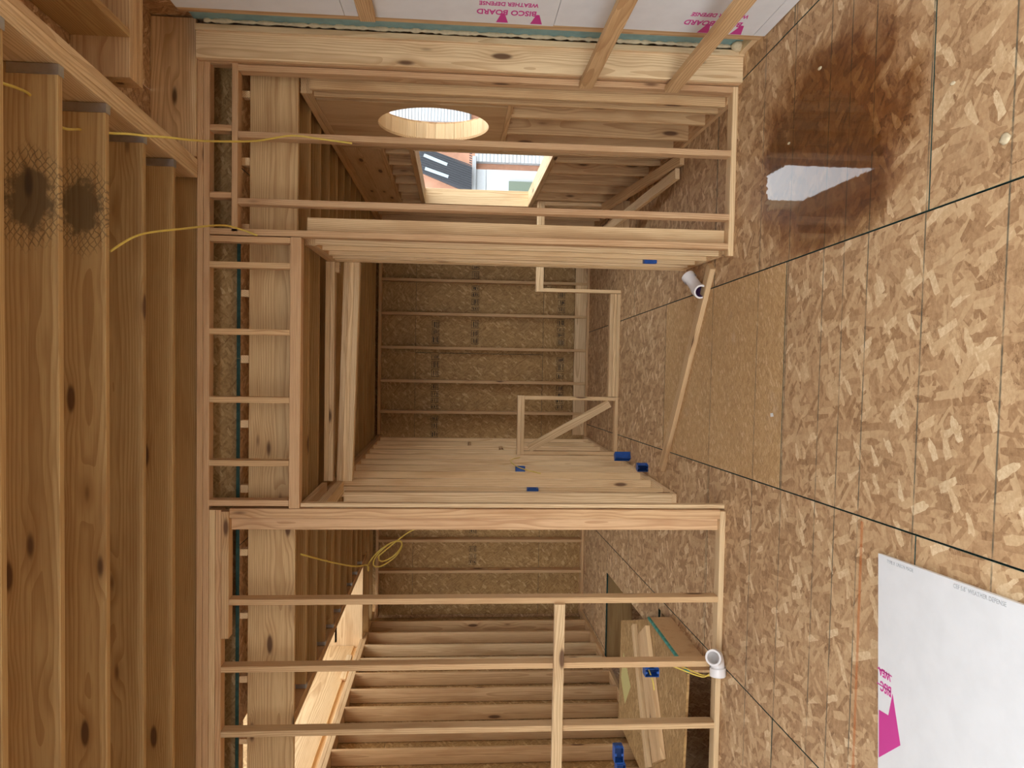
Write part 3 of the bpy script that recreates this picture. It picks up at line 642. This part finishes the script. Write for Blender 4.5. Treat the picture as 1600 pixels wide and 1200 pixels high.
o = BL(None, 'leaning_board', (1.50, 6.12, .045), (1.33, 8.15, .27), .089, .038, (1, 0, 0), 'lumber', 'light'); tag(o, 'longer pale board propped up in the corner under the windows', 'lumber', group='boards propped under the windows')
o = BL(None, 'leaning_board', (1.60, 6.05, .03), (1.56, 7.95, .30), .089, .038, (1, 0, 0), 'lumber', 'tan'); tag(o, 'board propped against the studs under the rectangular window', 'lumber', group='boards propped under the windows')
o = B(None, 'prop_block', 1.12, 1.66, 8.02, 8.11, .0, .20, 'lumber', 'tan'); tag(o, 'short block on the floor holding up the propped boards', 'lumber')

# low framed wall pieces at the end of the hallway
pw = thing('pony_wall', 'low framed wall with a diagonal brace standing in the hallway', 'framed wall', (-.8, 8.4, 0))
B(pw, 'top_plate', -1.115, -.46, 8.35, 8.439, 1.095, 1.133, 'clear', 'light'); B(pw, 'top_plate', -1.115, -.46, 8.35, 8.439, 1.056, 1.094, 'clear', 'light')
B(pw, 'post', -.50, -.462, 8.35, 8.439, .039, 1.055, 'clear', 'light'); B(pw, 'post', -1.115, -1.077, 8.35, 8.439, .039, 1.055, 'clear', 'light')
B(pw, 'bottom_plate', -1.115, -.46, 8.35, 8.439, .001, .038, 'clear', 'light'); BL(pw, 'brace', (-1.05, 8.375, 1.00), (-.53, 8.375, .10), .089, .038, (1, 0, 0), 'clear', 'light')
pv = thing('pony_wall', 'low framed wall without a brace below the rectangular window', 'framed wall', (1.2, 8.4, 0))
B(pv, 'top_plate', .70, 1.69, 8.35, 8.439, .912, .95, 'clear', 'light'); B(pv, 'top_plate', .70, 1.69, 8.35, 8.439, .873, .911, 'clear', 'light')
B(pv, 'post', .70, .738, 8.35, 8.439, .001, .872, 'clear', 'light'); B(pv, 'post', 1.652, 1.69, 8.35, 8.439, .001, .872, 'clear', 'light')
cu = thing('curb', 'triple-stacked lumber curb on the floor between the two low walls', 'curb', (.1, 8.4, 0))
for k in range(3): B(cu, 'curb_plate', -.455, .695, 8.352 + .004 * k, 8.44, .001 + .039 * k, .038 + .039 * k, 'clear', 'light')

# platform in the side room
pf = thing('platform', 'low strand board platform with a teal stripe and a dark open front', 'platform', (-2.8, 5.8, 0))
prism('deck', [(-2.19, 5.04), (-2.19, 6.12), (-2.55, 7.10), (-3.54, 7.12), (-3.54, 5.12)], .178, .196, 'osb_wall', pf)
mesh_obj('side_panel', [(-2.172, 5.06, 0), (-2.19, 5.06, 0), (-2.19, 6.12, 0), (-2.172, 6.12, 0), (-2.172, 5.06, .177), (-2.19, 5.06, .177), (-2.19, 6.12, .177), (-2.172, 6.12, .177)],
         [(3, 2, 1, 0), (4, 5, 6, 7), (0, 1, 5, 4), (1, 2, 6, 5), (2, 3, 7, 6), (3, 0, 4, 7)], 'clear', pf, tint='tan')
B(pf, 'edge_stripe', -2.188, -2.168, 5.05, 6.12, .178, .198, 'tape', None)
B(pf, 'back_panel', -3.54, -2.40, 6.52, 6.54, .001, .177, 'osb_dark', None)
B(pf, 'support', -3.55, -2.192, 5.75, 5.788, .001, .177, 'lumber', 'tan')
prism('sticker', [(-2.811, 6.962), (-3.0, 6.651), (-3.257, 6.858), (-3.082, 7.044)], .1965, .1975, 'ysticker', pf)
o = BL(None, 'platform_board', (-2.30, 6.17, .2165), (-3.12, 5.61, .2165), .038, .30, (0, 0, 1), 'lumber', 'pine'); tag(o, 'wide pale plank lying flat on the platform', 'lumber')
o = BL(None, 'platform_stud', (-2.375, 6.50, .2165), (-3.33, 5.90, .2165), .038, .089, (0, 0, 1), 'lumber', 'light'); tag(o, 'narrow pale strip lying beside the wide plank on the platform', 'lumber')

# drywall-like white sheet on the floor
ang = R(3.7); c0 = Vector((-.82, 3.068))
ds = thing('board_sheet', 'large white sheathing sheet with magenta print lying on the floor', 'board', (c0.x, c0.y, 0))
Rm = Matrix.Translation((c0.x, c0.y, 0)) @ Matrix.Rotation(ang, 4, 'Z')
def sheetpt(a, b): v = Rm @ Vector((-b, a, 0)); return v
me_ = box_mesh(2.44, 1.22, .0155, .001, sidemat=1)
me_.materials.append(M['white']); me_.materials.append(M['core'])
o = link('sheet', me_, None, ds, Rm @ Matrix.Translation((-.61, -1.22, .0098)) @ Matrix.Rotation(R(90), 4, 'Z'))
zt = .0178; ya_ = Rm.to_3x3() @ Vector((0, 1, 0)); xa_ = Rm.to_3x3() @ Vector((-1, 0, 0))
def sp(px, py): return (px, py, zt)
mb = Matrix(((ya_.x, xa_.x, 0, -1.365), (ya_.y, xa_.y, 0, 2.925), (0, 0, 1, zt), (0, 0, 0, 1)))
# the print runs off the far edge of the sheet
def clipped(pts, mat, name='printed_mark'):
    inv = mb.inverted(); prism(name, pts, 0, .0006, mat, ds, None, mb)
clipped([(0, .0), (-.055, .185), (.10, .305), (.10, .105), (.03, .10)], 'pink')
put_text('printed_line', 'BISC', .058, (-1.345, 2.935, zt), ya_, xa_, 'pink', ds, .72)
put_text('printed_line', 'WEA', .045, (-1.292, 2.945, zt), ya_, xa_, 'pink', ds, .85)
for b_, l_ in ((1.295, .1), (1.36, .1)):
    v0 = Vector((-b_, 2.935, zt)); 
    prism('printed_rule', [(0, 0), (.105, 0), (.105, .005), (0, .005)], 0, .0006, 'pink', ds, None, Matrix(((ya_.x, xa_.x, 0, v0.x), (ya_.y, xa_.y, 0, v0.y), (0, 0, 1, zt), (0, 0, 0, 1))))
ed = Rm.to_3x3() @ Vector((0, -1, 0)); eu = Rm.to_3x3() @ Vector((1, 0, 0))
put_text('printed_line', 'TYPE X  UNION MADE', .020, (-.842, 3.0, zt), ed, eu, 'grey_ink', ds, .9)
put_text('printed_line', 'CEF 5.8" WEATHER DEFENSE', .022, (-.815, 2.58, zt), ed, eu, 'grey_ink', ds, .95)

# puddle
random.seed(5)
base = [(0.874, 4.382), (1.115, 4.40), (1.331, 4.283), (1.40, 3.932), (1.27, 3.526), (1.023, 3.234), (0.725, 3.139), (0.60, 3.204), (0.575, 3.417), (0.585, 3.855), (0.658, 3.95), (0.80, 4.03), (0.85, 4.20)]
ring = spline([(a, b, 0) for a, b in base] + [(base[0][0], base[0][1], 0)], 22)[:-1]
ctr = Vector((.95, 3.72, 0)); pts = []
for i, p in enumerate(ring):
    d = (p - ctr); k = 1 + .035 * math.sin(i * 1.7) * math.sin(i * .37) + random.uniform(-.012, .012) * (3 if random.random() < .12 else 1)
    q = ctr + d * k; q.x = max(q.x, seam(.69, q.y) + .004); pts.append((q.x, q.y))
pud = prism('puddle', pts, .0004, .0022, 'water', None)
tag(pud, 'shallow rain puddle reflecting the window on the dark wet floor', 'puddle')

# electrical boxes (blue nail-on)
def ebox(name, label, loc, rz=0, rx=0, size=(.056, .075, .095), group='blue electrical boxes'):
    """open face towards local -Y, height along Z"""
    e = thing(name, label, 'electrical box', loc, group=group)
    Wd, Dp, Ht = size; t_ = .003
    mw0 = Matrix.Translation(loc) @ Matrix.Rotation(rz, 4, 'Z') @ Matrix.Rotation(rx, 4, 'X')
    vs, fs = [], []
    def bx(x0, x1, y0, y1, z0, z1):
        k = len(vs); vs.extend([(x0, y0, z0), (x1, y0, z0), (x1, y1, z0), (x0, y1, z0), (x0, y0, z1), (x1, y0, z1), (x1, y1, z1), (x0, y1, z1)])
        fs.extend([tuple(k + q for q in f_) for f_ in ((3, 2, 1, 0), (4, 5, 6, 7), (0, 1, 5, 4), (1, 2, 6, 5), (2, 3, 7, 6), (3, 0, 4, 7))])
    for y_, i_ in ((0, 0), (Dp, 0), (0, t_), (Dp - t_, t_)):
        vs.extend([(-Wd / 2 + i_, y_, i_), (Wd / 2 - i_, y_, i_), (Wd / 2 - i_, y_, Ht - i_), (-Wd / 2 + i_, y_, Ht - i_)])
    fs = [(4, 5, 6, 7), (15, 14, 13, 12)]
    for q in range(4):
        r_ = (q + 1) % 4; fs += [(q, r_, 4 + r_, 4 + q), (8 + r_, 8 + q, 12 + q, 12 + r_), (r_, q, 8 + q, 8 + r_)]
    mesh_obj('shell', vs, fs, 'blue', e, mw0)
    vs, fs = [], []
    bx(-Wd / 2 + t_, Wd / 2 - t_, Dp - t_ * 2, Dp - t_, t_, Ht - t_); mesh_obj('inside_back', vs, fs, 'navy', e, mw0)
    vs, fs = [], []
    bx(-.008, .008, .002, .01, t_, t_ + .012); mesh_obj('screw_tab', vs, fs, 'blue', e, mw0); vs, fs = [], []
    bx(-.008, .008, .002, .01, Ht - t_ - .012, Ht - t_); mesh_obj('screw_tab', vs, fs, 'blue', e, mw0); vs, fs = [], []
    bx(Wd / 2, Wd / 2 + .006, .012, .03, .004, .03); mesh_obj('nail_lug', vs, fs, 'blue', e, mw0); vs, fs = [], []
    bx(Wd / 2, Wd / 2 + .006, .012, .03, Ht - .03, Ht - .004); mesh_obj('nail_lug', vs, fs, 'blue', e, mw0)
    return e
ebox('electrical_box', 'blue electrical box with yellow wire nailed to the stud above the platform', (-2.126, 4.915, .43))
ebox('electrical_box', 'blue electrical box lying tipped on the hallway floor, farther from the doorway', (-1.075, 7.72, .0005), R(-60), 0, (.07, .075, .16))
ebox('electrical_box', 'blue electrical box standing on the hallway floor by the end post', (-1.055, 6.98, .0005), R(-12), 0, (.065, .07, .10))
ebox('electrical_box', 'blue electrical box on the hallway stud wall behind the low braced wall', (-1.119, 7.505, 1.12), R(90), 0, (.056, .07, .095))
ebox('electrical_box', 'blue electrical box on the hallway stud wall nearest its end post', (-1.119, 6.285, 1.12), R(90), 0, (.056, .07, .095))
ebox('electrical_box', 'blue electrical box between the studs beside the white pipe elbow', (.698, 5.59, .345), R(-90), 0, (.05, .06, .095))
ebox('electrical_box', 'narrower of two blue electrical boxes side by side above the platform', (-2.695, 4.93, .655), R(3), 0, (.105, .075, .062))
ebox('electrical_box', 'wider of two blue electrical boxes side by side above the platform', (-2.832, 4.925, .64), 0, 0, (.15, .075, .062))

# yellow cables
o = tube('yellow_cable', [(0.942, 2.840, 3.469), (0.951, 2.920, 3.487), (0.993, 3.100, 3.535), (1.015, 3.250, 3.568), (0.947, 3.280, 3.516), (0.908, 3.320, 3.476), (0.998, 3.660, 3.571), (0.998, 3.690, 3.513), (1.009, 3.745, 3.474), (1.024, 3.800, 3.416), (1.029, 3.840, 3.348), (1.046, 3.920, 3.266), (1.072, 4.050, 3.201), (1.150, 4.350, 3.165), (1.241, 4.650, 3.034), (1.329, 4.830, 2.868), (1.330, 4.880, 2.701), (1.310, 4.880, 2.502)], .0058, 'yellow', sub=10)
tag(o, 'yellow electrical cable crossing from the joists towards the round window', 'cable')
o = tube('yellow_cable', [(0.453, 3.742, 3.474), (0.497, 3.790, 3.442), (0.541, 3.850, 3.407), (0.579, 3.950, 3.370), (0.630, 4.150, 3.300), (0.744, 4.700, 3.252), (0.752, 4.880, 3.189), (0.717, 4.890, 3.086)], .0058, 'yellow', sub=10)
tag(o, 'yellow electrical cable ending over the doorway corner', 'cable')
coil = []; cc = Vector((-1.76, 6.5, 2.41)); mj = Vector((.115, .0, -.115)); mn = Vector((-.055, .10, -.055))
for k in range(58):
    a = 2 * math.pi * k / 27 + 3.3; rr = 1.12 - .007 * k
    coil.append(cc + mj * math.cos(a) * rr + mn * math.sin(a) * rr + Vector((.0012 * k, -.001 * k, -.0009 * k)))
o = tube('cable_coil', [(-1.377, 5.148, 2.853), (-1.495, 5.45, 2.778), (-1.626, 5.8, 2.694), (-1.731, 6.1, 2.606), (-1.792, 6.35, 2.542)] + coil + [(-1.56, 6.46, 2.24), (-1.50, 6.48, 2.12)], .0062, 'yellow', sub=4)
tag(o, 'coil of yellow cable hanging from the side room ceiling', 'cable')
for k, (dx, dz) in enumerate(((0, 0), (.026, .03))):
    o = tube('yellow_cable', [(-2.092, 4.97 - dx, .30 + dz), (-2.12, 4.955 - dx, .22 + dz), (-2.155, 4.945 - dx * .5, .13 + dz), (-2.16, 4.94 - dx * .4, .075 + dz), (-2.145 + dx, 4.94, .044)], .0052, 'yellow')
    tag(o, ('lower of two yellow cables curving beside the stud to the floor plate', 'upper of two yellow cables curving beside the stud to the floor plate')[k], 'cable', group='yellow cables at the floor plate')
o = tube('yellow_cable', [(-2.13, 4.985, .485), (-2.15, 4.95, .48), (-2.19, 4.915, .47), (-2.235, 4.90, .465)], .005, 'yellow'); tag(o, 'short yellow cable end poking from the blue box above the platform', 'cable')
o = tube('yellow_cable', [(-1.112, 7.0, 1.02), (-1.10, 7.3, 1.20), (-1.09, 7.7, 1.25), (-1.112, 8.1, 1.12)], .0052, 'yellow'); tag(o, 'yellow cable looped along the hallway stud wall', 'cable')

# pvc elbows
def elbow(name, label, P, r, r2, inner):
    e = thing(name, label, 'pipe elbow', P[len(P) // 2])
    C = spline(P, 10); n = len(C)
    def rad(t_): return r2 if (t_ < .22 or t_ > .78) else r
    tube('body', P, r, 'pvc', e, 20, 10, ends=False)
    for a, b, nm in ((0, int(n * .26), 'socket'), (n - int(n * .26) - 1, n - 1, 'socket')):
        tube(nm, [C[a], C[(a + b) // 2], C[b]], r2, 'pvc', e, 20, 4, ends=False)
        # annular faces
    tube('bore', P, r * .9, inner, e, 20, 10, ends=False)
    for end, nb in ((0, 1), (n - 1, n - 2)):
        t_ = (C[end] - C[nb]).normalized(); s_ = t_.cross(Vector((.13, .21, 1))).normalized(); u_ = s_.cross(t_); vs = []; fs = []; N = 20
        for q in range(N):
            a = 2 * math.pi * q / N; d = s_ * math.cos(a) + u_ * math.sin(a); vs += [C[end] + d * r * .88 , C[end] + d * r2]
        for q in range(N): fs.append((2 * q, 2 * q + 1, (2 * q + 3) % (2 * N), (2 * q + 2) % (2 * N)))
        mesh_obj('rim', vs, fs, 'pvc', e)
    return e
elbow('pipe_elbow', 'white plastic pipe elbow on the floor in front of the platform', [(-1.965, 4.765, .115), (-1.975, 4.80, .088), (-2.005, 4.83, .066), (-2.055, 4.838, .057), (-2.115, 4.835, .055)], .046, .0535, 'pvc')
elbow('pipe_elbow', 'white pipe elbow with a purple mouth at the foot of the short stud wall', [(.615, 5.60, .098), (.585, 5.575, .082), (.545, 5.535, .066), (.505, 5.47, .06), (.48, 5.40, .058)], .045, .052, 'purple')

# blobs of dried foam and scraps on the floor
random.seed(3)
blob('foam_scrap', (.752, 2.43, .006), .016, None, (1.1, 1.6, .5)); o = bpy.context.scene.objects['foam_scrap']; tag(o, 'largest blob of dried yellow foam on the floor beside the puddle', 'foam scrap', group='dried foam on the floor')
for p, r, lb in (((1.483, 3.781, .004), .012, 'dried foam drip on the wet stain nearest the white boards'), ((1.037, 2.721, .003), .011, 'small dried foam fleck between the puddle and the large blob'), ((1.20, 4.12, .003), .010, 'dried foam drip at the rim of the puddle')):
    o = blob('foam_scrap', p, r, None, (.7, 1.5, .4)); tag(o, lb, 'foam scrap', group='dried foam on the floor')
o = prism('paper_scrap', [(-.31, 4.22), (-.33, 4.21), (-.335, 4.25), (-.315, 4.255)], .0005, .0015, 'paper', None); tag(o, 'tiny white paper scrap on the smooth floor sheet', 'paper')
o = BL(None, 'offcut', (-3.64, 8.35, 3.02), (-3.48, 8.62, 2.985), .06, .038, (0, 0, 1), 'clear', 'light'); tag(o, 'bright wood offcut left on the top plate in the stair shaft', 'offcut')

# ------------------------------------------------------------------ buildings outside the windows
nb = thing('neighbour_building', 'neighbouring white sided building with orange band seen through the windows', 'building', (6, 24, -3))
B(nb, 'wall_face', 3.5, 11, 24.3, 24.6, -3, 6.0, 'borange', None)
B(nb, 'white_panel', 3.6, 5.82, 24.1, 24.3, -3, .95, 'bwhite', None); B(nb, 'white_panel', 3.6, 5.82, 24.12, 24.3, .96, 1.28, 'bwhite', None)
B(nb, 'siding_back', 7.2, 9.6, 24.2, 24.29, 1.45, 4.0, 'bwhite', None); B(nb, 'siding_back', 6.04, 7.05, 24.2, 24.29, -3, 1.27, 'bwhite', None)
B(nb, 'corner_trim', 3.5, 6.2, 24.0, 24.28, 1.28, 1.40, 'bwhite', None)
for k in range(40): z = -3 + .12 * k; B(nb, 'siding_board', 6.05, 7.0, 24.05, 24.28, z, z + .112, 'bwhite', None, c=.01) if z < 1.3 else None
for k in range(24): z = 1.5 + .10 * k; B(nb, 'siding_board', 7.22, 9.5, 23.95, 24.28, z, z + .092, 'bwhite', None, c=.01)
B(nb, 'window_pane', 5.08, 5.46, 24.02, 24.1, -.62, .24, 'bgreen', None); B(nb, 'window_frame', 5.05, 5.49, 24.05, 24.1, -.66, -.62, 'bwhite', None)
rf = thing('metal_roof', 'dark ribbed metal roof with two narrow skylights on the neighbouring building', 'roof', (5.7, 23.8, 2))
prism('roof_sheet', [(6.30, 3.05), (6.25, 2.74), (5.79, 1.41), (5.06, 1.41), (5.08, 1.75), (5.58, 3.05)], 0, .1, 'bdark', rf, None, Matrix(((1, 0, 0, 0), (0, 0, -1, 23.8), (0, 1, 0, 0), (0, 0, 0, 1))))
for k in range(16):
    a = 5.12 + .072 * k; p0 = Vector((a - .02, 23.69, 1.42)); p1 = Vector((a + .50, 23.69, 3.0))
    x1 = 5.79 + (p1.z - 1.41) * .38
    if p1.x > x1: 
        t_ = max(0.05, (5.79 - p0.x) / .52 / .55); t_ = min(1, t_); p1 = p0.lerp(p1, t_)
    BL(rf, 'rib', p0, p1, .02, .03, (0, 1, 0), 'bdark', None, c=.002)
for (a, b) in (((5.82, 2.18), (6.085, 2.9)), ((5.45, 2.14), (5.68, 2.86))):
    BL(rf, 'skylight', (a[0], 23.68, a[1]), (b[0], 23.68, b[1]), .03, .10, (0, 1, 0), 'bglass', None, c=.004)
